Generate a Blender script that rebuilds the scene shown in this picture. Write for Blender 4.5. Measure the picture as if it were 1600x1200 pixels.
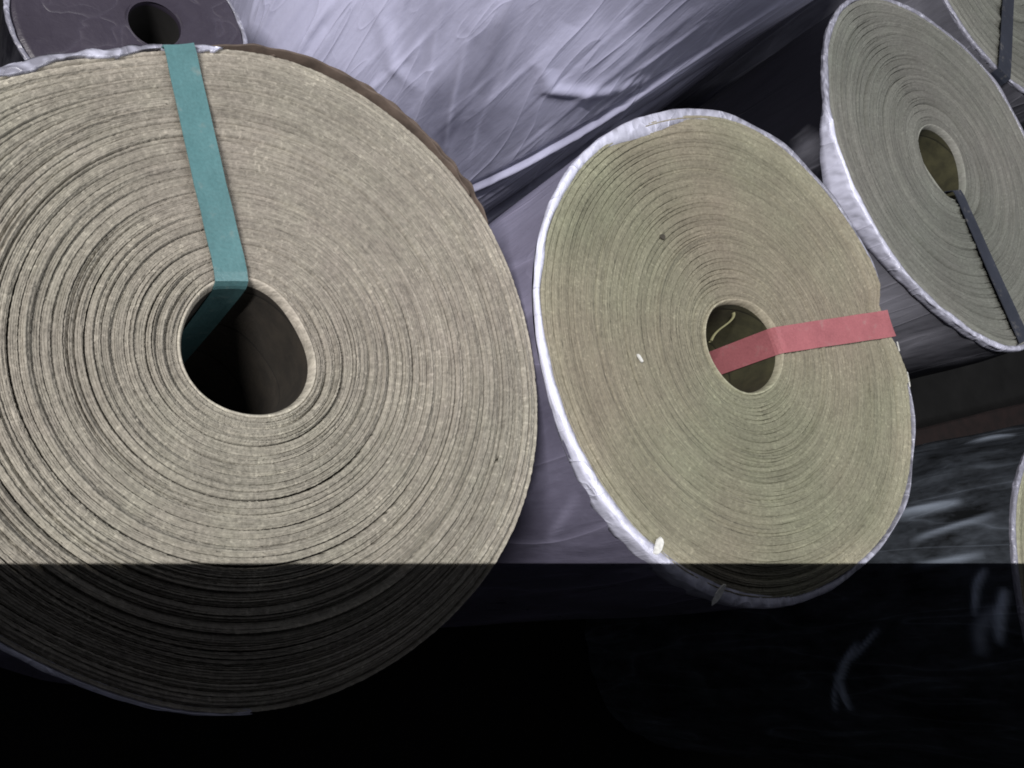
import bpy, math, random
import numpy as np
from mathutils import Vector, Matrix

random.seed(7)
rng = np.random.default_rng(7)
scene = bpy.context.scene
for o in list(bpy.data.objects):
    bpy.data.objects.remove(o)

# ------------------------------------------------------------------ camera
TOP = 0.75                                  # height of the standing rolls
cam_d = bpy.data.cameras.new('camera')
cam = bpy.data.objects.new('camera', cam_d)
scene.collection.objects.link(cam)
cam_d.sensor_fit = 'HORIZONTAL'
cam_d.sensor_width = 36.0
cam_d.lens = 36.0 * 1400.0 / 1600.0
cam_d.clip_start = 0.02
cam_d.clip_end = 200.0
CX = Vector((0.8499, 0.0, 0.5269)); CY = Vector((-0.1528, 0.957, 0.2465)); CZ = Vector((-0.5043, -0.29, 0.8134))
m = Matrix((CX, CY, CZ)).transposed().to_4x4()
m.translation = Vector((0, 0, TOP + 0.5235))
cam.matrix_world = m
scene.camera = cam
scene.cycles.filter_width = 1.8

# ------------------------------------------------------------------ light: added strip lamps and an even background
EYE = Vector((0, 0, TOP + 0.5235))
nP = CX.cross(CY * -0.19612 - CZ * 0.98058).normalized()            # normal of the plane shared by the added lamps and the blocker edge
if nP.y < 0: nP = -nP
e_up = (Vector((0, 0, 1)) - nP * nP.z).normalized()
e_in = e_up.cross(nP).normalized()
if e_in.x < 0: e_in = -e_in
def plane_pt(x, z): return EYE + e_in * x + e_up * ((z - EYE.z) / e_up.z)
world = bpy.data.worlds.new('World'); scene.world = world
world.use_nodes = True
wn = world.node_tree.nodes
bg = wn.get('Background') or wn.new('ShaderNodeBackground')
bg.inputs[0].default_value = (0.86, 0.88, 1.0, 1); bg.inputs[1].default_value = 0.105
def tube(name, a, b, aim, watts, width, col):  # unseen light strip added to the scene, thin across the plane
    d = bpy.data.lights.new(name, 'AREA'); d.shape = 'RECTANGLE'; d.size = (b - a).length; d.size_y = width
    d.energy = watts; d.color = col
    o = bpy.data.objects.new(name, d); scene.collection.objects.link(o)
    x = (b - a).normalized(); mid = (a + b) / 2
    z = mid - aim; z = (z - x * z.dot(x)).normalized(); y = z.cross(x)
    mt = Matrix((x, y, z)).transposed().to_4x4(); mt.translation = mid
    o.matrix_world = mt
    return o
tube('added_strip', plane_pt(-3.1, 3.9), plane_pt(-2.1, 4.9), plane_pt(0.45, TOP), 270.0, 0.0015, (1.0, 0.97, 0.94))  # added key light from the left, out of view
tube('added_strip', plane_pt(-0.2, 3.3), plane_pt(2.6, 3.3), plane_pt(1.2, TOP), 40.0, 0.0015, (0.97, 0.98, 1.0))  # added overhead fill for sides the key misses, out of view
vs = scene.view_settings
vs.view_transform = 'Standard'; vs.look = 'None'; vs.gamma = 1.0; vs.exposure = 0.0

# ------------------------------------------------------------------ helpers
def link(o, parent=None):
    scene.collection.objects.link(o)
    if parent is not None: o.parent = parent
    return o

def mesh_obj(name, V, F, mat, parent=None, attrs=None, smooth=True, mat_idx=None):
    V = np.asarray(V, dtype=np.float32); me = bpy.data.meshes.new(name)
    if isinstance(F, np.ndarray):
        k = F.shape[1]
        me.vertices.add(len(V)); me.vertices.foreach_set('co', V.ravel())
        me.loops.add(F.size); me.loops.foreach_set('vertex_index', F.ravel().astype(np.int32))
        me.polygons.add(len(F)); me.polygons.foreach_set('loop_start', np.arange(0, F.size, k, dtype=np.int32))
        me.update(calc_edges=True)
    else:
        me.from_pydata(V.tolist(), [], F); me.update()
    me.polygons.foreach_set('use_smooth', np.full(len(me.polygons), smooth))
    for mm in (mat if isinstance(mat, (list, tuple)) else [mat]): me.materials.append(mm)
    if mat_idx is not None: me.polygons.foreach_set('material_index', np.asarray(mat_idx, dtype=np.int32))
    for an, (typ, data) in (attrs or {}).items():
        a = me.attributes.new(an, typ, 'POINT')
        a.data.foreach_set('value' if typ == 'FLOAT' else 'vector', np.asarray(data, dtype=np.float32).ravel())
    me.validate()
    return link(bpy.data.objects.new(name, me), parent)

def grid_faces(nr, nt, close=True):
    """quads of a (nr rows) x (nt columns) grid, columns closed into a ring"""
    i = np.arange(nr - 1)[:, None]; j = np.arange(nt if close else nt - 1)[None, :]
    jn = (j + 1) % nt
    return np.stack([i * nt + j, i * nt + jn, (i + 1) * nt + jn, (i + 1) * nt + j], -1).reshape(-1, 4)

def thing(name, label, cat, loc, rotz=0.0, group=None):
    o = bpy.data.objects.new(name, None); o.location = loc; o.rotation_euler = (0, 0, rotz)
    o.empty_display_size = 0.05
    o['label'] = label; o['category'] = cat
    if group: o['group'] = group
    return link(o)

def fourier(c, th):
    """outline radius at an angle: fourier terms, or (terms, [(deg, added radius), ...])"""
    if isinstance(c, tuple): return fourier(c[0], th) + angtab(c[1], th)
    r = np.full_like(th, c[0])
    for k in range(1, (len(c) - 1) // 2 + 1):
        r += c[2 * k - 1] * np.cos(k * th) + c[2 * k] * np.sin(k * th)
    return r

def ang_noise(th, nmin, nmax, n, r=rng):
    """smooth periodic noise of an angle, about -1..1"""
    out = np.zeros_like(th)
    for _ in range(n):
        k = r.integers(nmin, nmax + 1)
        out += np.cos(k * th + r.uniform(0, 6.283))
    return out / math.sqrt(n / 2) * 0.5

def wave_noise(U, V, fu, fv, n, r=rng):
    out = np.zeros(np.broadcast(U, V).shape)
    for _ in range(n):
        out = out + np.cos(U * r.normal(0, fu) + V * r.normal(0, fv) + r.uniform(0, 6.283))
    return out / math.sqrt(n / 2) * 0.5

def angtab(tab, th):
    """piecewise-linear periodic table of (degrees, value)"""
    a = np.array(sorted(tab)); d = np.degrees(th) % 360
    x = np.r_[a[-1, 0] - 360, a[:, 0], a[0, 0] + 360]; y = np.r_[a[-1, 1], a[:, 1], a[0, 1]]
    return np.interp(d, x, y)

# ------------------------------------------------------------------ materials
def new_mat(name):
    mt = bpy.data.materials.new(name); mt.use_nodes = True
    nt = mt.node_tree; b = nt.nodes['Principled BSDF']
    return mt, nt, b

def N(nt, typ, **kw):
    n = nt.nodes.new(typ)
    for k, v in kw.items(): setattr(n, k, v)
    return n

def math_node(nt, op, a, b=None, clamp=False):
    n = N(nt, 'ShaderNodeMath', operation=op, use_clamp=clamp)
    for i, v in enumerate((a, b)):
        if v is None: continue
        if isinstance(v, (int, float)): n.inputs[i].default_value = v
        else: nt.links.new(v, n.inputs[i])
    return n.outputs[0]

def mix_col(nt, fac, a, b, blend='MIX'):
    n = N(nt, 'ShaderNodeMix', data_type='RGBA', blend_type=blend)
    for i, v in ((0, fac), (6, a), (7, b)):
        if isinstance(v, (int, float)): n.inputs[i].default_value = v
        elif isinstance(v, tuple): n.inputs[i].default_value = (*v, 1) if len(v) == 3 else v
        else: nt.links.new(v, n.inputs[i])
    return n.outputs[2]

def ramp(nt, fac, stops):
    n = N(nt, 'ShaderNodeValToRGB'); e = n.color_ramp.elements
    e[0].position = stops[0][0]; e[0].color = (*[stops[0][1]] * 3, 1)
    e[1].position = stops[-1][0]; e[1].color = (*[stops[-1][1]] * 3, 1)
    for p, v in stops[1:-1]:
        q = e.new(p); q.color = (v, v, v, 1)
    nt.links.new(fac, n.inputs[0]); return n.outputs[0]

def noise(nt, vec, scale, detail=3, rough=0.6, dist=0.0):
    n = N(nt, 'ShaderNodeTexNoise'); n.inputs['Scale'].default_value = scale
    n.inputs['Detail'].default_value = detail; n.inputs['Roughness'].default_value = rough
    n.inputs['Distortion'].default_value = dist
    if vec is not None: nt.links.new(vec, n.inputs['Vector'])
    return n.outputs['Fac']

def mapped(nt, vec, scale):
    n = N(nt, 'ShaderNodeMapping'); n.inputs['Scale'].default_value = scale
    nt.links.new(vec, n.inputs['Vector']); return n.outputs[0]

def paper_mat(name, dark, light, grain=1.0, drift=1.0):
    mt, nt, b = new_mat(name)
    pol = N(nt, 'ShaderNodeAttribute', attribute_name='polar').outputs['Vector']
    tone = N(nt, 'ShaderNodeAttribute', attribute_name='tone').outputs['Fac']
    obj = N(nt, 'ShaderNodeTexCoord').outputs['Object']
    n1 = noise(nt, mapped(nt, pol, (260, 260, 420)), 1.0, 2, 0.7)       # fibre ends, short dashes
    n2 = noise(nt, mapped(nt, pol, (45, 45, 900)), 1.0, 2, 0.6)        # drawn out along the winding
    n3 = noise(nt, obj, 14.0, 4, 0.6)                                 # soft blotches of the stock
    f = math_node(nt, 'ADD', math_node(nt, 'MULTIPLY', n1, 0.5 * grain), math_node(nt, 'MULTIPLY', n2, 0.35 * grain))
    f = math_node(nt, 'ADD', f, math_node(nt, 'MULTIPLY', n3, 0.35))
    f = math_node(nt, 'SUBTRACT', f, 0.1 + 0.42 * (grain - 1))
    fac = ramp(nt, f, [(0.32, 0.0), (0.68, 1.0)])
    col = mix_col(nt, fac, dark, light)
    fl_ = noise(nt, mapped(nt, pol, (420, 420, 260)), 1.0, 1, 0.5)              # pale fibre ends
    col = mix_col(nt, math_node(nt, 'MULTIPLY', math_node(nt, 'MULTIPLY', ramp(nt, fl_, [(0.58, 0), (0.74, 1)]), ramp(nt, n3, [(0.35, 0.15), (0.7, 1)])), 0.6 * grain), col, tuple(min(1, c * 1.5) for c in light))
    hue = noise(nt, obj, 55.0, 2, 0.5)
    col = mix_col(nt, math_node(nt, 'MULTIPLY', hue, 0.35), col, mix_col(nt, 1.0, col, (0.92, 1.04, 0.9), 'MULTIPLY'))
    big = ramp(nt, noise(nt, obj, 4.2, 2, 0.5), [(0.38, 0), (0.62, 1)])
    col = mix_col(nt, 1.0, col, mix_col(nt, big, (1 + .06 * drift, 1 - .015 * drift, 1 - .02 * drift), (1 - .03 * drift, 1 + .012 * drift, 1 - .06 * drift)), 'MULTIPLY')
    t = N(nt, 'ShaderNodeCombineColor')
    for i in range(3): nt.links.new(tone, t.inputs[i])
    col = mix_col(nt, 1.0, col, t.outputs[0], 'MULTIPLY')
    nt.links.new(col, b.inputs['Base Color'])
    b.inputs['Roughness'].default_value = 0.85
    b.inputs['Specular IOR Level'].default_value = 0.25
    bp = N(nt, 'ShaderNodeBump'); bp.inputs['Strength'].default_value = 0.7; bp.inputs['Distance'].default_value = 0.0012
    nt.links.new(math_node(nt, 'ADD', n1, math_node(nt, 'MULTIPLY', n2, 0.8)), bp.inputs['Height'])
    nt.links.new(bp.outputs[0], b.inputs['Normal'])
    return mt

def film_mat(name, under, white, rough=0.3, crease=1.0, spec=0.5, fine=1.0, cloud=0.55):
    """stretch film: cloudy where layers bunch, whitened too for painted glints and sheen (attribute haze), what it wraps shows through elsewhere"""
    mt, nt, b = new_mat(name)
    uv = N(nt, 'ShaderNodeAttribute', attribute_name='film').outputs['Vector']
    haze_glint = N(nt, 'ShaderNodeAttribute', attribute_name='haze_glint').outputs['Fac']
    n1 = noise(nt, mapped(nt, uv, (60 * fine, 60 * fine, 7 * fine)), 1.0, 4, 0.6, 0.9)      # creases drawn down the side
    n2 = noise(nt, mapped(nt, uv, (12 * fine, 12 * fine, 6 * fine)), 1.0, 3, 0.5, 0.8)      # cloudiness
    n3 = noise(nt, mapped(nt, uv, (160, 160, 60)), 1.0, 2, 0.6, 0.4)
    def crest(n, p): return math_node(nt, 'POWER', math_node(nt, 'SUBTRACT', 1.0, math_node(nt, 'ABSOLUTE', math_node(nt, 'SUBTRACT', math_node(nt, 'MULTIPLY', n, 2.0), 1.0))), p)
    k1 = crest(noise(nt, mapped(nt, uv, (13 * fine, 13 * fine, 1.6 * fine)), 1.0, 2, 0.4, 0.9), 34.0)     # crisp crease lines
    k2 = crest(noise(nt, mapped(nt, uv, (34 * fine, 34 * fine, 5 * fine)), 1.0, 1, 0.4, 0.5), 30.0)
    kk = math_node(nt, 'ADD', k1, math_node(nt, 'MULTIPLY', k2, math_node(nt, 'MULTIPLY', ramp(nt, n2, [(0.48, 0), (0.7, 1)]), 0.7)))
    haze_glint = math_node(nt, 'ADD', haze_glint, math_node(nt, 'MULTIPLY', math_node(nt, 'MULTIPLY', kk, 0.30 * crease), math_node(nt, 'ADD', 0.25, n2)))
    f = math_node(nt, 'ADD', haze_glint, math_node(nt, 'MULTIPLY', math_node(nt, 'SUBTRACT', n1, 0.5), 0.16 * crease))
    f = math_node(nt, 'ADD', f, math_node(nt, 'MULTIPLY', math_node(nt, 'SUBTRACT', n2, 0.5), cloud))
    f = math_node(nt, 'ADD', f, math_node(nt, 'MULTIPLY', math_node(nt, 'SUBTRACT', n3, 0.5), 0.12), clamp=True)
    nt.links.new(mix_col(nt, f, under, white), b.inputs['Base Color'])
    nt.links.new(math_node(nt, 'ADD', rough - 0.08, math_node(nt, 'MULTIPLY', n1, 0.16)), b.inputs['Roughness'])
    b.inputs['Specular IOR Level'].default_value = spec
    bp = N(nt, 'ShaderNodeBump'); bp.inputs['Strength'].default_value = 0.45 * crease; bp.inputs['Distance'].default_value = 0.006
    nt.links.new(math_node(nt, 'ADD', math_node(nt, 'ADD', math_node(nt, 'MULTIPLY', n1, 0.5), math_node(nt, 'MULTIPLY', kk, 0.45)), math_node(nt, 'MULTIPLY', n3, 0.12)), bp.inputs['Height'])
    nt.links.new(bp.outputs[0], b.inputs['Normal'])
    return mt

def plain_mat(name, col, rough=0.6, var=0.25, scale=60.0, bump=0.3, spec=0.4, dist=0.001):
    mt, nt, b = new_mat(name)
    obj = N(nt, 'ShaderNodeTexCoord').outputs['Object']
    n = noise(nt, obj, scale, 4, 0.6)
    c2 = tuple(c * (1 - var) for c in col); c1 = tuple(min(1, c * (1 + var)) for c in col)
    nt.links.new(mix_col(nt, ramp(nt, n, [(0.3, 0), (0.7, 1)]), c2, c1), b.inputs['Base Color'])
    b.inputs['Roughness'].default_value = rough; b.inputs['Specular IOR Level'].default_value = spec
    bp = N(nt, 'ShaderNodeBump'); bp.inputs['Strength'].default_value = bump; bp.inputs['Distance'].default_value = dist
    nt.links.new(n, bp.inputs['Height']); nt.links.new(bp.outputs[0], b.inputs['Normal'])
    return mt

M_paper1 = paper_mat('kraft_paper_warm', (0.175, 0.158, 0.139), (0.325, 0.295, 0.260), 1.3, 0.3)
M_paper2 = paper_mat('kraft_paper_olive', (0.150, 0.139, 0.110), (0.260, 0.243, 0.195))
M_paper3 = paper_mat('kraft_paper_grey', (0.105, 0.104, 0.097), (0.172, 0.171, 0.161), 0.8, 0.4)
def core_mat(name, col):
    """cardboard tube: spiral seams of the wound board, scuffs"""
    mt, nt, b = new_mat(name)
    obj = N(nt, 'ShaderNodeTexCoord').outputs['Object']
    sp = N(nt, 'ShaderNodeSeparateXYZ'); nt.links.new(obj, sp.inputs[0])
    an = math_node(nt, 'MULTIPLY', math_node(nt, 'ARCTAN2', sp.outputs[1], sp.outputs[0]), 1 / (2 * math.pi))
    fr = math_node(nt, 'FRACT', math_node(nt, 'ADD', math_node(nt, 'MULTIPLY', sp.outputs[2], 15.0), an))
    seam = ramp(nt, fr, [(0.0, 0.45), (0.03, 1.0), (0.95, 1.25), (1.0, 1.25)])
    n = noise(nt, obj, 60.0, 5, 0.65)
    c = mix_col(nt, ramp(nt, n, [(0.3, 0), (0.72, 1)]), tuple(v * 0.65 for v in col), tuple(v * 1.5 for v in col))
    nt.links.new(mix_col(nt, 1.0, c, seam, 'MULTIPLY'), b.inputs['Base Color']); b.inputs['Roughness'].default_value = 0.9
    bp = N(nt, 'ShaderNodeBump'); bp.inputs['Strength'].default_value = 0.6; bp.inputs['Distance'].default_value = 0.001
    nt.links.new(math_node(nt, 'ADD', n, seam), bp.inputs['Height']); nt.links.new(bp.outputs[0], b.inputs['Normal'])
    return mt
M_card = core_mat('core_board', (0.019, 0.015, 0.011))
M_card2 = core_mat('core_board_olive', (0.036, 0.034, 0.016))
M_ply = plain_mat('brown_outer_ply', (0.10, 0.075, 0.062), 0.7, 0.35, 70, 0.5)
M_foam = film_mat('white_film_edge', (0.22, 0.22, 0.27), (0.78, 0.79, 0.97), 0.3, 0.9, 0.6, 1.6)
M_foam_grey = M_foam
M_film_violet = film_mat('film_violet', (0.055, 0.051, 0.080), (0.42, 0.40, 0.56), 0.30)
M_film_bundle = film_mat('film_bundle', (0.145, 0.146, 0.215), (0.74, 0.745, 1.0), 0.24, 0.9, 0.5)
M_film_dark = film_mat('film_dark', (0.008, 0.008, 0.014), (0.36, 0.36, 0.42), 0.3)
M_film_lid = film_mat('film_lid', (0.028, 0.023, 0.035), (0.090, 0.079, 0.108), 0.42, 0.8)
M_black = plain_mat('black_board', (0.01, 0.009, 0.009), 0.9)
M_film_wrinkled = film_mat('film_wrinkled', (0.010, 0.011, 0.012), (0.52, 0.60, 0.74), 0.38, 0.45, 0.35, 1.6, 0.20)  # pale bluish tint carries the painted glints
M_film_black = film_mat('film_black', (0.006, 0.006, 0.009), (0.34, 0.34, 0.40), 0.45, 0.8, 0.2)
def strap_mat(name, col, rough=0.38):
    mt, nt, b = new_mat(name); b.inputs['Specular IOR Level'].default_value = 0.65
    obj = N(nt, 'ShaderNodeTexCoord').outputs['Object']
    a = noise(nt, obj, 22.0, 4, 0.65); c = noise(nt, obj, 500.0, 2, 0.6); d = noise(nt, obj, 90.0, 3, 0.6)
    f = math_node(nt, 'ADD', math_node(nt, 'MULTIPLY', a, 0.6), math_node(nt, 'MULTIPLY', c, 0.4))
    base = mix_col(nt, ramp(nt, f, [(0.32, 0), (0.68, 1)]), tuple(v * 0.78 for v in col), tuple(min(1, v * 1.2) for v in col))
    base = mix_col(nt, ramp(nt, d, [(0.60, 0), (0.78, 0.35)]), base, (0.30, 0.28, 0.25))             # dust and scuffs
    nt.links.new(base, b.inputs['Base Color'])
    nt.links.new(math_node(nt, 'ADD', rough - 0.1, math_node(nt, 'MULTIPLY', d, 0.3)), b.inputs['Roughness'])
    bp = N(nt, 'ShaderNodeBump'); bp.inputs['Strength'].default_value = 0.5; bp.inputs['Distance'].default_value = 0.0008
    nt.links.new(math_node(nt, 'ADD', math_node(nt, 'MULTIPLY', c, 0.5), a), bp.inputs['Height']); nt.links.new(bp.outputs[0], b.inputs['Normal'])
    return mt
M_teal = strap_mat('teal_strap', (0.085, 0.19, 0.205))
M_pink = strap_mat('pink_strap', (0.36, 0.125, 0.14), 0.28)
M_navy = strap_mat('navy_strap', (0.026, 0.030, 0.044))
M_floor = plain_mat('dark_floor', (0.006, 0.006, 0.006), 0.8, 0.5, 9, 0.4, 0.3, 0.002)
M_panel = plain_mat('grey_panel', (0.10, 0.10, 0.10), 0.9, 0.2, 6, 0.4, 0.2, 0.003)
M_scrap = plain_mat('white_paper', (0.62, 0.62, 0.60), 0.6, 0.2, 300)
M_tail = plain_mat('olive_paper_tail', (0.21, 0.20, 0.11), 0.8, 0.1, 90)
M_wood = plain_mat('dark_brown_wood', (0.010, 0.0045, 0.004), 0.75, 0.45, 30, 0.5)
M_spot = plain_mat('dark_spot', (0.05, 0.045, 0.035), 0.8, 0.2, 200)

# ------------------------------------------------------------------ setting
def box(name, lo, hi, mat):
    (x0, y0, z0), (x1, y1, z1) = lo, hi
    V = [(x, y, z) for z in (z0, z1) for y in (y0, y1) for x in (x0, x1)]
    F = [(0, 2, 3, 1), (4, 5, 7, 6), (0, 1, 5, 4), (2, 6, 7, 3), (0, 4, 6, 2), (1, 3, 7, 5)]
    return mesh_obj(name, V, F, mat, smooth=False)
g = 60
fl = mesh_obj('floor', [(-g, -g, 0), (g, -g, 0), (g, g, 0), (-g, g, 0)], [(0, 1, 2, 3)], M_floor, smooth=False)
fl['kind'] = 'structure'
# unseen slab added as a light blocker, its straight edge shades the near side
P0 = plane_pt(-5.0, 2.25); P1 = plane_pt(6.0, 2.25)
back = Vector((nP.x, nP.y, 0)).normalized() * -6.0
V = []
for dz in (0.0, 0.06):
    for p in (P0, P1):
        for w_ in (Vector((0, 0, 0)), back):
            V.append(p + w_ + e_up * dz)
shade_slab = mesh_obj('shade_panel', V, [(0, 2, 3, 1), (4, 5, 7, 6), (0, 4, 6, 2), (1, 3, 7, 5), (0, 1, 5, 4), (2, 6, 7, 3)], M_panel, smooth=False)
shade_slab['kind'] = 'structure'

# ------------------------------------------------------------------ roll builder
def roll_face(root, outer, hole_off, hole, mat, nt, pitch, bands, amp, seed, zprofile=None, mask=None, tone_var=0.06, tone0=1.0, band_amp=0.0012, tilt=0.001, open_at=()):
    """the wound end of a roll: every band of windings a ring of its own, fine plies ridged inside it"""
    r = np.random.default_rng(seed)
    th = np.linspace(0, 2 * np.pi, nt, endpoint=False)
    Ro = fourier(outer, th); O = np.stack([Ro * np.cos(th), Ro * np.sin(th)], -1)
    Rh = fourier(hole, th) + 0.0035; Hh = np.stack([Rh * np.cos(th), Rh * np.sin(th)], -1) + np.array(hole_off)
    W = np.linalg.norm(O - Hh, axis=1)
    w_mean = W.mean()
    w = r.uniform(0.45, 1.7, bands); edges = np.r_[0, np.cumsum(w)]; edges /= edges[-1]
    msk = np.ones(nt) if mask is None else mask(th)
    for bi in range(bands):
        u0, u1 = edges[bi], edges[bi + 1]
        n = max(2, int(round((u1 - u0) * w_mean / pitch)))
        cuts = np.r_[0, np.cumsum(r.uniform(0.5, 1.6, n))]; cuts = u0 + (u1 - u0) * cuts / cuts[-1]
        gap = np.clip(ang_noise(th, 1, 6, 5, r) * 0.7 + r.uniform(-0.85, 0.25), 0, 1) * 0.0005 / w_mean * msk
        for k_, d_, w_ in open_at:           # a winding that has come loose over part of its turn
            if k_ == bi: gap = np.maximum(gap, w_ / w_mean * np.clip(0.55 + 0.75 * np.cos(th - math.radians(d_)) + 0.10 * ang_noise(th, 1, 4, 4, r), 0, 1))
        bz = r.normal(0, band_amp) + ang_noise(th, 1, 4, 4, r) * band_amp * 0.8
        rows, z, tone = [], [], []
        def add(u, zz, tn):
            rows.append(u if isinstance(u, np.ndarray) else np.full(nt, u)); z.append(zz); tone.append(np.full(nt, tn))
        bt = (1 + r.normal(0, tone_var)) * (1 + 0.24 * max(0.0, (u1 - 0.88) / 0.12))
        tl = r.normal(0, tilt) * (0.6 + 0.5 * ang_noise(th, 1, 4, 4, r)) * msk; cup = r.uniform(0.2, 1.0) * tilt * msk
        for k in range(n):
            a, c = cuts[k], cuts[k + 1]
            q = 2 * ((a + c) / 2 - u0) / (u1 - u0) - 1
            h = bz + tl * q - cup * q * q + msk * amp * (0.5 * r.normal() + 0.55 * ang_noise(th, 1, 9, 6, r)) + 0.00016 * r.normal(size=nt) * (0.4 + 0.6 * msk)
            if r.random() < 0.16: h = h + msk * amp * 2.2 * np.clip(ang_noise(th, 1, 5, 4, r) + 0.3, 0, 1)     # a ply standing proud
            d = amp * (0.5 + 0.9 * r.random()) * (0.35 + 0.65 * msk)
            tn = bt * (1 + r.normal(0, tone_var * 0.7))
            if k == 0:
                add(a + gap, np.full(nt, -0.007), tn * 0.9)
            else:
                add(a, h - d, tn * 0.9)
            add((a + gap if k == 0 else a) + 0.22 * (c - a), h, tn)
            add(c - 0.2 * (c - a), h + 0.00008 * r.normal(size=nt), tn)
        add(u1, bz - 0.007, bt * 0.9)
        U = np.array(rows); Z = np.array(z)
        uc = (u0 + u1) / 2
        if zprofile is not None: Z = Z + zprofile(U, th[None, :])
        jit = 0.00012 * r.normal(size=U.shape)
        def ssr(x, a, b):
            t = np.clip((x - a) / (b - a), 0, 1); return t * t * (3 - 2 * t)
        cs_ = np.stack([np.cos(th), np.sin(th)], -1)[None]        # turns even out between core and rim
        rh_ = Rh.mean() + (Rh - Rh.mean())[None] * (1 - ssr(U, 0, 0.22)); ro_ = Ro.mean() + (Ro - Ro.mean())[None] * ssr(U, 0.62, 1.0)
        XY = (cs_ * rh_[..., None] + np.array(hole_off)) * (1 - U)[..., None] + cs_ * ro_[..., None] * U[..., None] + (np.stack([np.cos(th), np.sin(th)], -1)[None] * jit[..., None])
        V = np.concatenate([XY, Z[..., None]], -1).reshape(-1, 3)
        rad = np.linalg.norm(XY, axis=-1)
        k_ = 0.05 + 0.15 * uc
        pol = np.stack([np.broadcast_to(np.cos(th)[None] * k_, rad.shape), np.broadcast_to(np.sin(th)[None] * k_, rad.shape), rad], -1)
        F = grid_faces(len(rows), nt)[:, ::-1]
        mesh_obj('paper_winding', V, F[:, ::-1], mat, root, {'polar': ('FLOAT_VECTOR', pol), 'tone': ('FLOAT', np.array(tone))})

def roll_core(root, hole_off, hole, mat_rim, mat_in, depth, top=0.0, nt=160, tilt=None):
    th = np.linspace(0, 2 * np.pi, nt, endpoint=False)
    Rh = fourier(hole, th); cs = np.stack([np.cos(th), np.sin(th)], -1)
    zt = top + ang_noise(th, 1, 5, 4) * 0.0008 + (0 if tilt is None else tilt(th))
    prof = [(0.0036, -0.012), (0.0035, 0.0002), (0.0028, 0.0011), (0.0018, 0.0004), (0.0005, -0.0040), (0.0, -0.0065), (0.0, -0.03), (0.0, -0.12), (0.0, -depth)]
    V = np.concatenate([np.c_[cs * (Rh + d)[:, None] + np.array(hole_off), z + zt] for d, z in prof])
    F = grid_faces(len(prof), nt)
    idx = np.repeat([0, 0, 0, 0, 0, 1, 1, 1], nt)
    R_ = np.linalg.norm(V[:, :2], axis=1)
    pol = np.c_[np.tile(np.cos(th) * 0.05, len(prof)), np.tile(np.sin(th) * 0.05, len(prof)), R_]
    return mesh_obj('core', V, F[:, ::-1], [mat_rim, mat_in], root, {'polar': ('FLOAT_VECTOR', pol), 'tone': ('FLOAT', np.full(len(V), 1.55))}, mat_idx=idx)

def film_body(name, root, outer, height, mat, off=0.003, nt=420, nz=150, zs=(-0.004, None), folds=(), haze_sheens=(), base_haze=0.3, wob=0.002, seed=1, puff=0.0):
    """film wrapped round the standing roll; folds are ridges, some with painted highlights, along (deg, z) polylines, hazes bunched cloudy patches, some of them painted light"""
    r = np.random.default_rng(seed)
    th = np.linspace(0, 2 * np.pi, nt, endpoint=False)
    z0 = zs[0]; z1 = -height if zs[1] is None else zs[1]
    zz = z0 + (z1 - z0) * np.linspace(0, 1, nz) ** 1.15
    T, Zg = np.meshgrid(th, zz)
    Rb = fourier(outer, th)[None] + off
    Rm = outer[0][0] if isinstance(outer, tuple) else outer[0]
    s = np.clip((z0 - Zg) / 0.05, 0, 1)
    d = wob * s * (wave_noise(T * Rm, Zg, 40, 10, 14, r) + 0.5 * wave_noise(T * Rm, Zg, 130, 25, 14, r))
    d += puff * np.clip((z0 - Zg) / 0.15, 0, 1) * (wave_noise(T * Rm, Zg, 9, 6, 9, r) + 0.4)
    H = np.full(T.shape, base_haze)
    for pts, amp, width, hz in folds:
        best = np.full(T.shape, 1e9); tt = np.zeros(T.shape); nseg = len(pts) - 1; si = -1
        for (a0, b0), (a1, b1) in zip(pts[:-1], pts[1:]):
            P0 = np.array([math.radians(a0) * Rm, b0]); P1 = np.array([math.radians(a1) * Rm, b1])
            dx = ((T - math.radians(a0) + np.pi) % (2 * np.pi) - np.pi) * Rm; dz = Zg - b0
            vx, vz = P1 - P0; L2 = vx * vx + vz * vz
            t = np.clip((dx * vx + dz * vz) / L2, 0, 1)
            si += 1; dd = np.hypot(dx - t * vx, dz - t * vz); nb = dd < best
            best = np.where(nb, dd, best); tt = np.where(nb, (si + t) / nseg, tt)
        k = np.exp(-(best / width) ** 2) * np.sin(np.pi * np.clip(tt, 0.0, 1)) ** 0.7
        d += amp * k; H += hz * k
    for a, b, ra, rb, hz in haze_sheens:
        dx = ((T - math.radians(a) + np.pi) % (2 * np.pi) - np.pi) * Rm; dz = Zg - b
        H += hz * np.exp(-(dx / ra) ** 2 - (dz / rb) ** 2)
    Rr = Rb + d
    V = np.stack([Rr * np.cos(T), Rr * np.sin(T), Zg], -1).reshape(-1, 3)
    F = grid_faces(nz, nt)
    uv = np.stack([np.cos(T) * Rm, np.sin(T) * Rm, Zg], -1)
    return mesh_obj(name, V, F[:, ::-1], mat, root, {'film': ('FLOAT_VECTOR', uv), 'haze_glint': ('FLOAT', np.clip(H, -1, 1))})

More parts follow.
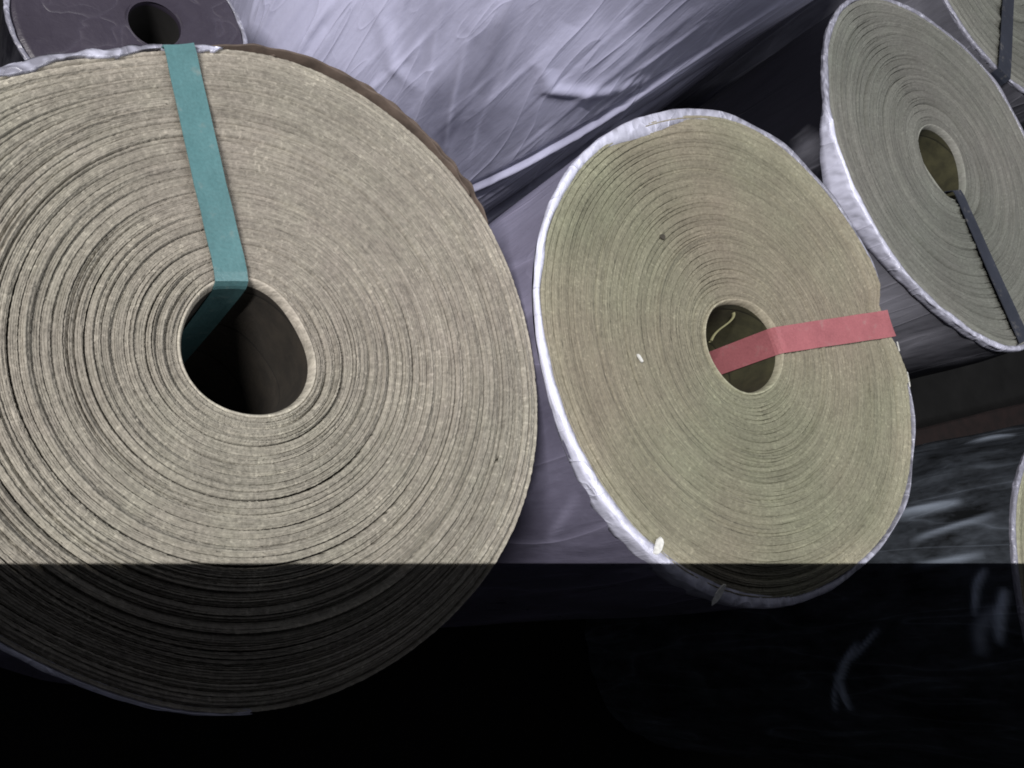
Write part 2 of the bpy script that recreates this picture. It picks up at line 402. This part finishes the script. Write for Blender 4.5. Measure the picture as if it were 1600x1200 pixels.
def film_lip(root, outer, mat, hgt, lap, off=0.004, nt=420, seed=3, top=0.002, name='film_edge', rag=0.0012, haze_glint=None, a0=None, a1=None, crinkle=0.0004):
    """cut edge of the wrapping standing round the rim: hgt(th) its height down the side, lap(th) how far it folds over the paper"""
    r = np.random.default_rng(seed)
    part = a0 is not None
    th = np.radians(np.linspace(a0, a1, nt)) if part else np.linspace(0, 2 * np.pi, nt, endpoint=False)
    cs = np.stack([np.cos(th), np.sin(th)], -1)
    env = np.sin(np.linspace(0, np.pi, nt)) ** 0.4 if part else np.ones(nt)
    Ro = fourier(outer, th); h = hgt(th)
    lp = lap(th) * env + rag * (ang_noise(th, 4, 26, 10, r) + 0.6 * np.clip(ang_noise(th, 20, 90, 8, r) - 0.4, 0, 2))
    tp = top(th) if callable(top) else top
    tz = (tp + ang_noise(th, 3, 20, 8, r) * 0.0012) * env - 0.004 * (1 - env)
    w = lambda: ang_noise(th, 5, 70, 16, r) * crinkle * env - 0.004 * (1 - env)
    rows = [(off - 0.005 + 0 * th, -h), (off - 0.0004 + w(), -h * 0.9), (off + w(), -h * 0.6), (off + 0.0004 + w(), -h * 0.35), (off + 0.0006 + w(), -h * 0.15),
            (off + 0.0005 + w(), tz - 0.0015), (off - 0.0002 + w() * 0.5, tz - 0.0002), (off * 0.3 + 0 * th, tz + 0.0003), (-lp * 0.5, tz * 0.8 + 0.0003), (-lp, 0.0006 * ang_noise(th, 5, 50, 10, r) + 0.0008), (-lp + 0.0003, -0.003 + 0 * th)]
    V = np.concatenate([np.c_[cs * (Ro + a)[:, None], b] for a, b in rows])
    hz = np.full(nt, 0.7) if haze_glint is None else haze_glint(th)
    fade = [-0.35, -0.2, -0.05, 0, 0, 0, 0, 0, 0, 0, 0]
    H = np.concatenate([hz + q + 0.25 * ang_noise(th, 30, 150, 24, r) for q in fade])
    return mesh_obj(name, V, grid_faces(len(rows), nt, not part), mat, root, {'film': ('FLOAT_VECTOR', V), 'haze_glint': ('FLOAT', H)})

def strap(root, mat, oL, oR, iL, iR, hole_off, over, lift=0.0012, down_out=0.6, down_in=0.45, thick=0.0011, sag=0.0, out_gap=0.006, in_gap=0.0025):
    """flat band from down the outside, over the rim, across the face and down into the core; edges given in plan"""
    oL, oR, iL, iR = (np.array(p, float) for p in (oL, oR, iL, iR))
    om = (oL + oR) / 2; od = om / np.linalg.norm(om)
    im = (iL + iR) / 2; idr = np.array(hole_off) - im; idr /= np.linalg.norm(idr)
    L, R, Z = [], [], []
    for zz, q in ((-down_out, 0.0), (-down_out * 0.5, 0.0), (-0.05, 0.0), (-0.012, -0.0005), (-0.004, -0.001)):
        L.append(oL + od * (out_gap + q)); R.append(oR + od * (out_gap + q)); Z.append(zz + over * 0.3)
    L.append(oL + od * (out_gap - 0.003)); R.append(oR + od * (out_gap - 0.003)); Z.append(over)
    for t in np.linspace(0.02, 0.97, 16):
        L.append(oL * (1 - t) + iL * t); R.append(oR * (1 - t) + iR * t)
        Z.append(lift + (over - lift) * max(0, 1 - t / 0.15) ** 2 - sag * math.sin(math.pi * t))
    for q, zz in ((0.0005, lift * 0.8), (0.0018, -0.0012), (in_gap, -0.004), (in_gap + 0.0005, -0.02), (in_gap + 0.001, -0.08), (in_gap + 0.001, -down_in)):
        L.append(iL + idr * q); R.append(iR + idr * q); Z.append(zz)
    L, R, Z = np.array(L), np.array(R), np.array(Z)
    P = np.c_[(L + R) / 2, Z]; Tn = np.gradient(P, axis=0); Sd = np.c_[R - L, np.zeros(len(Z))]
    Nn = np.cross(Sd, Tn); Nn /= np.linalg.norm(Nn, axis=1)[:, None]
    if Nn[12, 2] < 0: Nn = -Nn
    Lz = np.c_[L, Z]; Rz = np.c_[R, Z]
    bow = 0.0005; rs = np.random.default_rng(int(abs(oL[0]) * 1e5)); wv = np.convolve(rs.normal(0, 0.0005, len(Z) + 4), np.ones(5) / 5, 'valid')[:, None]
    Md = (Lz + Rz) / 2; Sn = Sd / np.linalg.norm(Sd, axis=1)[:, None]
    Lz = Lz + Sn * wv; Rz = Rz + Sn * wv
    sect = [Lz + Nn * (thick + bow), Lz * 0.75 + Rz * 0.25 + Nn * (thick + bow * 0.2), Md + Nn * thick, Lz * 0.25 + Rz * 0.75 + Nn * (thick + bow * 0.2), Rz + Nn * (thick + bow), Rz + Nn * bow, Lz + Nn * bow]
    K = len(sect)
    V = np.stack(sect, 1).reshape(-1, 3)
    n = len(Z); F = []
    for i in range(n - 1):
        for j in range(K):
            F.append((i * K + j, i * K + (j + 1) % K, (i + 1) * K + (j + 1) % K, (i + 1) * K + j))
    F += [tuple(range(K)), tuple((n - 1) * K + j for j in range(K - 1, -1, -1))]
    return mesh_obj('strap', V, F, mat, root, smooth=False)

ROLLS = 'wound paper rolls standing on end'
def ss(x, a, b):
    t = np.clip((x - a) / (b - a), 0, 1); return t * t * (3 - 2 * t)

# ------------------------------------------------------------------ roll with the teal strap
o1 = [0.2098, 0.0007, -0.0017, 0.0011, 0.0007, -0.0023, -0.0003, -0.0003, -0.0015, 0.002, 0.0004, -0.0022, -0.0006, 0.0006, -0.0002]
h1 = [0.0398, -0.0007, -0.0004, -0.0011, -0.0022, 0.0004, -0.0015]; h1o = (-0.0045, -0.0011)
r1 = thing('paper_roll', 'large beige paper roll bound with a teal strap from rim to core', 'paper roll', (0.1408, 0.1808, TOP), group=ROLLS)
def mask1(th):      # ridges fade out on the smooth sector either side of the strap
    d = np.degrees((th - math.radians(85) + np.pi) % (2 * np.pi) - np.pi)
    return 0.22 + 0.78 * ss(np.abs(d), 25, 75)
def zp1(U, th):
    drop = -0.005 * ss(U, 0.93, 1.0) * (0.5 + 0.5 * np.cos(th - math.radians(-20)))
    return drop - 0.002 * ss(U, 0.0, 0.3) * (1 - U) + 0.0015 * np.sin(U * 9 + 0.7)
roll_face(r1, o1, h1o, h1, M_paper1, 640, 0.00125, 38, 0.0007, 11, zp1, mask1, 0.045, band_amp=0.0006, tilt=0.0019, open_at=((5, -110, 0.0007), (12, -95, 0.0009), (16, -40, 0.0006), (20, -100, 0.0008), (25, 170, 0.0006), (30, -80, 0.0005)))
roll_core(r1, h1o, h1, M_paper1, M_card, 0.70)
film_body('film_wrap', r1, o1, TOP - 0.004, M_film_violet, off=-0.001, seed=21, zs=(-0.02, None), wob=0.0012)
film_lip(r1, o1, M_foam, lambda t: 0.008 + 0 * t, lambda t: 0.001 + 0 * t, off=0.003, seed=5, top=0.001, a0=101, a1=150, rag=0.0035, crinkle=0.0022, haze_glint=lambda t: angtab([(100, .55), (106, .15), (120, -.05), (124, .6), (128, .1), (150, -.1)], t))
film_lip(r1, o1, M_foam, lambda t: 0.005 + 0 * t, lambda t: -0.001 + 0 * t, off=0.0022, seed=8, top=0.0, a0=200, a1=274, rag=0.0005, haze_glint=lambda t: angtab([(200, .6), (250, .85), (268, .6), (274, .2)], t))
strap(r1, M_teal, (-0.0747, 0.1810), (-0.0570, 0.1897), (-0.0297, 0.0372), (-0.0101, 0.0416), h1o, 0.004, lift=0.0030)
def ply_strip(root, outer, a0, a1, offs, ztop, mat, seed, name='outer_ply'):
    r = np.random.default_rng(seed); n = 140
    th = np.radians(np.linspace(a0, a1, n)); cs = np.stack([np.cos(th), np.sin(th)], -1)
    Ro = fourier(outer, th); env = np.sin(np.linspace(0, np.pi, n)) ** 0.5
    zt = ztop * env - 0.006 * (1 - env) + ang_noise(th, 8, 80, 14, r) * 0.0016
    d = offs * env
    rows = [(d + 0.0003, zt - 0.12), (d + 0.001, zt - 0.02), (d + 0.0012, zt - 0.002), (d + 0.0004, zt), (d - 0.0006, zt - 0.001), (d - 0.0012, zt - 0.02)]
    V = np.concatenate([np.c_[cs * (Ro + a)[:, None], b] for a, b in rows])
    return mesh_obj(name, V, grid_faces(len(rows), n, False), mat, root)
ply_strip(r1, o1, 45, 108, 0.0045, 0.002, M_ply, 31)
ply_strip(r1, o1, 38, 100, 0.0085, -0.003, M_ply, 32)
ply_strip(r1, o1, 48, 92, 0.0120, -0.006, M_ply, 33)

# ------------------------------------------------------------------ roll with the pink strap
o2 = [0.2254, 0.0001, 0.0, -0.0011, 0.0026, -0.0009, -0.002, 0.0005, -0.0024, -0.0007, 0.0002, -0.0009, 0.0003, -0.0003, 0.0]
h2 = [0.0428, -0.0003, -0.0009, 0.0021, 0.0012, 0.0001, 0.0006]; h2o = (-0.0054, -0.0022)
S2 = 1.0
r2 = thing('paper_roll', 'olive beige paper roll in white film bound with a pink strap', 'paper roll', (0.5709, 0.2633, TOP), group=ROLLS)
_notch = [(2, 0), (9, -.010), (14, -.020), (22, -.020), (27, -.003), (33, 0)]
o2b = (o2, _notch)
o2i = (o2, [(-75, -.005), (-50, -.0005), (0, -.0005), (9, -.011), (14, -.021), (22, -.021), (27, -.006), (33, -.004), (60, -.006), (100, -.006), (180, -.006), (230, -.006)])
def zp2(U, th):
    return 0.003 * ss(U, 0.9, 0.97) * (0.5 + 0.5 * np.cos(th - 0.2)) - 0.002 * (1 - U) + 0.0012 * np.sin(U * 7)
def mask2(th):
    d = np.degrees((th - math.radians(-30) + np.pi) % (2 * np.pi) - np.pi)
    return 0.35 + 0.65 * (1 - ss(np.abs(d), 60, 120))
roll_face(r2, o2i, h2o, h2, M_paper2, 560, 0.0014, 34, 0.0005, 12, zp2, mask2, 0.045, band_amp=0.0005, tilt=0.0010)
roll_core(r2, h2o, h2, M_paper2, M_card2, 0.70)
film_body('film_wrap', r2, o2b, TOP - 0.004, M_film_violet, off=0.0005, seed=22, base_haze=0.22, wob=0.0012, puff=0.002, haze_sheens=[(152, -0.08, 0.07, 0.10, 0.65), (178, -0.03, 0.04, 0.06, 0.25), (-148, -0.05, 0.05, 0.08, 0.1)], folds=[([(-140, -0.02), (-131, -0.10)], 0.002, 0.004, 0.25), ([(-146, -0.05), (-138, -0.12)], 0.002, 0.004, 0.2), ([(172, -0.01), (169, -0.1)], 0.0015, 0.003, 0.25)])
lipw2 = [(0, .003), (20, .003), (40, .004), (60, .005), (80, .004), (105, .006), (125, .009), (145, .007), (165, .005), (180, .003), (195, .004), (208, .009), (225, .019), (240, .018), (255, .019), (268, .014), (285, .006), (320, .004), (345, .003)]
lapw2 = [(-40, -.003), (-5, -.003), (10, .0), (50, .0005), (80, .002), (105, .006), (118, .013), (128, .009), (140, .003), (160, .002), (180, .0), (200, .002), (220, .003), (240, .006), (260, .007), (280, .002)]
hz2 = [(0, .0), (12, .5), (30, .2), (55, .08), (80, .1), (105, .3), (125, .5), (140, .65), (155, .95), (180, 1), (210, .95), (225, .7), (240, .5), (260, .45), (285, .35), (300, .15), (345, .1)]
film_lip(r2, o2b, M_foam, lambda t: angtab(lipw2, t), lambda t: angtab(lapw2, t) + 0.004, off=0.0007, seed=6, crinkle=0.00045, top=lambda t: angtab([(-75, .002), (-50, -.004), (-5, -.005), (8, 0), (35, .001), (60, .002)], t), haze_glint=lambda t: angtab(hz2, t))
strap(r2, M_pink, (0.1925, 0.0700), (0.2010, 0.0435), (0.0312, 0.0204), (0.0409, -0.0024), h2o, 0.0045, lift=0.0026, down_in=0.3)

# ------------------------------------------------------------------ roll with the navy strap
o3 = [0.2139, 0.0053, -0.004, 0.0022, -0.0079, -0.0012, 0.0033, -0.0006, 0.0018, 0.0029, -0.001, 0.0022, -0.0012, 0.0003, -0.0013]
h3 = [0.0427, 0.0005, 0.0003, -0.0017, -0.0017, -0.0013, 0.0011]; h3o = (-0.0112, -0.003)
r3 = thing('paper_roll', 'grey paper roll with a dark navy strap, beyond the pink-strapped roll', 'paper roll', (0.9291, 0.557, TOP), group=ROLLS)
o3i = list(o3); o3i[0] -= 0.003
roll_face(r3, o3i, h3o, h3, M_paper3, 400, 0.0019, 24, 0.0007, 13, lambda U, th: 0.0012 * np.sin(U * 8), None, 0.06, band_amp=0.0007)
roll_core(r3, h3o, h3, M_paper3, M_card2, 0.70)
film_body('film_wrap', r3, o3, TOP - 0.004, M_film_black, off=0.001, seed=23, base_haze=-0.3, haze_sheens=[(-172, -0.035, 0.025, 0.03, 0.45), (-112, -0.06, 0.13, 0.13, 0.95), (-150, -0.03, 0.05, 0.03, 0.4)])  # broad pale patch paints the lit side into the film colour
lipw3 = [(0, .002), (60, .002), (110, .005), (150, .006), (178, .006), (190, .020), (205, .036), (220, .022), (240, .012), (265, .012), (285, .012), (300, .004)]
hz3 = [(0, -.1), (60, -.2), (110, .12), (150, .08), (178, .12), (186, .8), (205, .85), (220, .45), (235, .4), (250, .3), (270, .25), (285, .35), (310, -.1)]
film_lip(r3, o3, M_foam, lambda t: angtab(lipw3, t), lambda t: 0.003 + 0 * t, off=0.0022, seed=7, top=0.001, crinkle=0.0008, haze_glint=lambda t: angtab(hz3, t))
strap(r3, M_navy, (0.0760, -0.2110), (0.0990, -0.2005), (-0.0070, -0.0435), (0.0090, -0.0380), h3o, 0.0045, lift=0.0042, down_in=0.3)

# ------------------------------------------------------------------ rolls at the frame's edge
def spare_roll(loc, R, rh, label, paper, film, height, nt=240, bands=16, seed=40, haze_glint=0.3, lipm=None, **fb):
    o = [R] + [0.0] * 14
    rr = np.random.default_rng(seed)
    for k in range(3, 15): o[k] = rr.normal(0, 0.0008)
    t = thing('paper_roll', label, 'paper roll', loc, group=ROLLS)
    roll_face(t, o, (0.002, -0.001), [rh, 0, 0], paper, nt, 0.0024, bands, 0.0008, seed, None, None, 0.07)
    roll_core(t, (0.002, -0.001), [rh, 0, 0], paper, M_card2, height - 0.05)
    film_body('film_wrap', t, o, height - 0.004, film, off=0.002, seed=seed + 1, base_haze=haze_glint, **fb)
    film_lip(t, o, lipm or M_foam_grey, lambda a: 0.006 + 0 * a, lambda a: 0.003 + 0 * a, off=0.002, seed=seed + 2, top=0.001, haze_glint=lambda a: 0.0 + 0 * a)
    return t, o
r6, o6 = spare_roll((1.15, 0.94, TOP), 0.21, 0.042, 'beige paper roll cut off at the top right corner, dark strap down its face', M_paper3, M_film_dark, TOP, seed=50)
r7, o7 = spare_roll((1.14, 0.06, TOP), 0.21, 0.042, 'film wrapped paper roll cut off by the right edge, wrinkled glossy side', M_paper2, M_film_wrinkled, TOP, seed=60, haze_glint=0.055, wob=0.0045, puff=0.006, folds=[([(150, -0.06), (152, -0.16)], 0.004, 0.006, 0.5), ([(120, -0.03), (117, -0.10)], 0.004, 0.006, 0.5), ([(156, -0.02), (162, -0.12)], 0.003, 0.004, 0.4), ([(168, -0.03), (170, -0.12)], 0.003, 0.004, 0.35), ([(-168, -0.2), (-156, -0.245), (-144, -0.25)], 0.005, 0.0034, 2.0), ([(-172, -0.17), (-162, -0.215)], 0.003, 0.0026, 0.8), ([(-158, -0.245), (-143, -0.275)], 0.003, 0.0028, 1.0), ([(178, -0.012), (185, -0.022), (194, -0.032)], 0.005, 0.005, 1.6), ([(183, -0.024), (190, -0.05), (197, -0.055)], 0.004, 0.008, 0.6), ([(172, -0.030), (178, -0.045), (186, -0.052)], 0.004, 0.004, 1.2)])  # strongly whitened folds are glints painted into the film

# low roll in dark film behind the teal-strapped one
o4 = [0.122, 0, 0, 0.001, 0, 0.0008, -0.001, 0, 0, 0, 0, 0, 0, 0, 0]
r4 = thing('paper_roll', 'small low roll under dark violet film at the top left corner', 'paper roll', (0.0835, 0.6648, 0.35), group=ROLLS)
film_body('film_wrap', r4, o4, 0.346, M_film_dark, off=0.002, seed=71, base_haze=0.1)
_th = np.linspace(0, 2 * np.pi, 160, endpoint=False); _u = np.linspace(0, 1, 40)
_cs = np.stack([np.cos(_th), np.sin(_th)], -1); _ho = np.array((0.0205, 0.0087))
_xy = (_cs * 0.028 + _ho)[None] * (1 - _u)[:, None, None] + (_cs * 0.123)[None] * _u[:, None, None]
_z = 0.0006 * wave_noise(_xy[..., 0], _xy[..., 1], 60, 60, 20) + np.where(_u > 0.97, -0.004, 0)[:, None]
_V = np.concatenate([_xy, _z[..., None]], -1).reshape(-1, 3)
mesh_obj('film_lid', _V, grid_faces(40, 160), M_film_lid, r4, {'film': ('FLOAT_VECTOR', _V), 'haze_glint': ('FLOAT', np.full(len(_V), 0.3))})
roll_core(r4, (0.0205, 0.0087), [0.0278, 0, 0], M_film_lid, M_black, 0.33, top=-0.001, nt=96)

film_lip(r4, o4, M_foam, lambda t: 0.006 + 0 * t, lambda t: 0.002 + 0 * t, off=0.0022, seed=77, top=0.0005, haze_glint=lambda t: angtab([(-60, .5), (0, .3), (40, -.1), (180, .1), (220, -.1), (280, .2)], t))

# big bundle in white stretch film
RB = 0.325
ob = [RB] + [0.0] * 14
b5 = thing('wrapped_bundle', 'big bundle in shiny white violet stretch film behind the rolls', 'wrapped bundle', (0.547, 0.977, TOP), group=None)
_f = [([(-66, 0.0), (-70, -0.15), (-75, -0.25), (-79, -0.327), (-87, -0.49), (-90, -0.56)], 0.006, 0.006, 0.22),  # fold highlights and dark creases partly painted through film whiteness
      ([(-70, -0.10), (-77.0, -0.25), (-81.0, -0.327), (-88.5, -0.49), (-92, -0.56)], -0.005, 0.005, -0.30),
      ([(-66, -0.12), (-69, -0.18), (-74, -0.26), (-79, -0.36)], 0.003, 0.004, 0.65),
      ([(-58, -0.15), (-64, -0.25), (-68.5, -0.313), (-71.5, -0.429), (-74, -0.566), (-75, -0.65)], -0.008, 0.010, -0.5),  # groove darkened as painted contact shadow beside the pink-strapped roll
      ([(-101, -0.14), (-98.6, -0.21), (-93.7, -0.238), (-82.3, -0.209), (-76, -0.17)], 0.004, 0.012, 0.40),
      ([(-136, -0.20), (-130, -0.31), (-122, -0.36), (-112, -0.36)], 0.003, 0.014, 0.25),
      ([(-114, -0.24), (-106, -0.36), (-100, -0.44)], 0.002, 0.003, 0.25)]
_rr = np.random.default_rng(9)
for _ in range(11):                      # the pleats gathered at the left
    a = _rr.uniform(-161, -134); z = _rr.uniform(-0.58, -0.40); d = _rr.uniform(-4, 5)
    _f.append(([(a, z + 0.13), (a + d * 0.5, z), (a + d, z - 0.13)], _rr.uniform(0.002, 0.005), _rr.uniform(0.004, 0.008), _rr.uniform(0.15, 0.4)))
for _ in range(75):
    a = _rr.uniform(-140, -64); z = _rr.uniform(-0.45, -0.05); d = _rr.uniform(-6, 16); l = _rr.uniform(0.05, 0.16)
    _f.append(([(a, z + l), (a + d * 0.4, z), (a + d, z - l)], _rr.uniform(-0.0012, 0.0018), _rr.choice([0.0022, 0.003, 0.006, 0.012]), _rr.uniform(-0.14, 0.26)))
_h = [(-136, -0.36, 0.12, 0.09, 0.55), (-150, -0.52, 0.10, 0.10, 0.35), (-106, -0.37, 0.09, 0.09, -0.40), (-112, -0.22, 0.05, 0.05, -0.15), (-93, -0.165, 0.055, 0.065, 0.60), (-74, -0.08, 0.10, 0.10, -0.12), (-87, -0.40, 0.05, 0.10, 0.25), (-122, -0.20, 0.08, 0.05, 0.25), (-162, -0.60, 0.03, 0.2, -0.2)]  # bright patches are painted reflections, dark ones clearer film
film_body('film_wrap', b5, ob, TOP - 0.004, M_film_bundle, off=0.0, nt=900, nz=260, seed=80, base_haze=0.56, wob=0.0006, puff=0.012, folds=_f, haze_sheens=_h)
roll_face(b5, [RB - 0.004] + [0] * 14, (0, 0), [0.042, 0, 0], M_paper2, 240, 0.003, 14, 0.0008, 81)
roll_core(b5, (0, 0), [0.042, 0, 0], M_paper2, M_card2, 0.7)

def plank(p, q, w, h, z, label):
    p = np.array(p, float); q = np.array(q, float); d = (q - p) / np.linalg.norm(q - p); nn = np.array([-d[1], d[0]])
    n = 14; t = np.linspace(0, 1, n); r = np.random.default_rng(int(w * 1e4))
    prof = [(-w / 2, 0), (-w / 2, h - .004), (-w / 2 + .004, h), (w / 2 - .004, h), (w / 2, h - .004), (w / 2, 0)]
    V = [[*(p + (q - p) * tt + nn * (a + r.normal(0, .0007))), z + b + r.normal(0, .0005)] for tt in t for a, b in prof]
    k = len(prof); F = [(i * k + j, (i + 1) * k + j, (i + 1) * k + (j + 1) % k, i * k + (j + 1) % k) for i in range(n - 1) for j in range(k)]
    F += [tuple(range(k)), tuple((n - 1) * k + j for j in range(k - 1, -1, -1))]
    o = mesh_obj('wooden_batten', V, F, M_wood, smooth=False)
    o['label'] = label; o['category'] = 'batten'
    return o
plank((1.45, 0.335), (2.5, 0.63), 0.10, 0.07, 0.03, 'dark brown batten in the dark gap between the right hand rolls')

# ------------------------------------------------------------------ straps, chips and loose bits
strap(r6, M_navy, (-0.075, -0.197), (-0.050, -0.205), (-0.018, -0.036), (0.006, -0.040), (0.002, -0.001), 0.004, lift=0.004)

def ribbon(name, pts, width_vec, mat, parent, thick=0.0005):
    P = np.array(pts, float); Wd = np.array(width_vec, float)
    if Wd.ndim == 1: Wd = np.tile(Wd, (len(P), 1))
    Tn = np.gradient(P, axis=0); Nn = np.cross(Tn, Wd); Nn /= np.linalg.norm(Nn, axis=1)[:, None] + 1e-9
    V = np.stack([P - Wd / 2 + Nn * thick, P + Wd / 2 + Nn * thick, P + Wd / 2 - Nn * thick, P - Wd / 2 - Nn * thick], 1).reshape(-1, 3)
    n = len(P); F = [(i * 4 + j, i * 4 + (j + 1) % 4, (i + 1) * 4 + (j + 1) % 4, (i + 1) * 4 + j) for i in range(n - 1) for j in range(4)]
    F += [(0, 1, 2, 3), (n * 4 - 1, n * 4 - 2, n * 4 - 3, n * 4 - 4)]
    return mesh_obj(name, V, F, mat, parent)

# paper tail curled inside the core of the pink-strapped roll
_c = np.array([[-0.0317, -0.0001], [-0.0281, 0.0066], [-0.0213, 0.0133], [-0.013, 0.0192], [-0.0053, 0.025], [0.0, 0.031], [-0.0004, 0.0347]])
_t = np.linspace(0, len(_c) - 1, 26)
_px = np.interp(_t, range(len(_c)), _c[:, 0]); _py = np.interp(_t, range(len(_c)), _c[:, 1])
_px = np.convolve(np.pad(_px, 2, 'edge'), np.ones(5) / 5, 'valid'); _py = np.convolve(np.pad(_py, 2, 'edge'), np.ones(5) / 5, 'valid')
ribbon('paper_tail', np.c_[_px, _py, np.full(26, -0.016)], (0.0, 0.0, -0.004), M_tail, r2, 0.0006)

def chip(name, parent, x, y, z, lx, ly, ang, mat, tilt=0.3, h=0.0012, seed=0):
    r = np.random.default_rng(seed); n = 9
    a = np.linspace(0, 2 * np.pi, n, endpoint=False); q = np.c_[np.cos(a) * lx * r.uniform(0.75, 1.15, n), np.sin(a) * ly * r.uniform(0.75, 1.15, n)]
    c_, s_ = math.cos(ang), math.sin(ang); q = q @ np.array([[c_, s_], [-s_, c_]])
    zz = z + tilt * q[:, 0] * c_ + tilt * q[:, 1] * s_
    V = np.concatenate([np.c_[q + (x, y), zz], np.c_[q * 0.9 + (x, y), zz + h]])
    F = [tuple(range(n))[::-1], tuple(range(n, 2 * n))] + [(i, (i + 1) % n, n + (i + 1) % n, n + i) for i in range(n)]
    return mesh_obj(name, V, F, mat, parent, smooth=False)
def pol(deg, r): return r * math.cos(math.radians(deg)), r * math.sin(math.radians(deg))
chip('paper_chip', r2, *pol(-164.1, 0.1325), 0.001, 0.0045, 0.0017, math.radians(-70), M_scrap, seed=1)
chip('dark_dot', r2, *pol(140.5, 0.1237), 0.0006, 0.0034, 0.0028, 0.3, M_spot, tilt=0, h=0.0006, seed=2)  # small dark disc on the roll face
chip('tape_bit', r2, *pol(-122.7, 0.2195), 0.003, 0.0085, 0.004, math.radians(-110), M_scrap, tilt=-0.2, seed=3)
chip('tape_bit', r2, *pol(-105.3, 0.2255), 0.003, 0.0095, 0.0028, math.radians(-120), M_scrap, tilt=-0.3, seed=4)
chip('tape_bit', r2, *pol(9.5, 0.2125), 0.003, 0.0030, 0.0060, math.radians(10), M_scrap, tilt=-0.5, seed=5)
chip('tape_bit', r2, *pol(0.5, 0.2225), 0.001, 0.0030, 0.0085, math.radians(5), M_scrap, tilt=-0.5, seed=6)
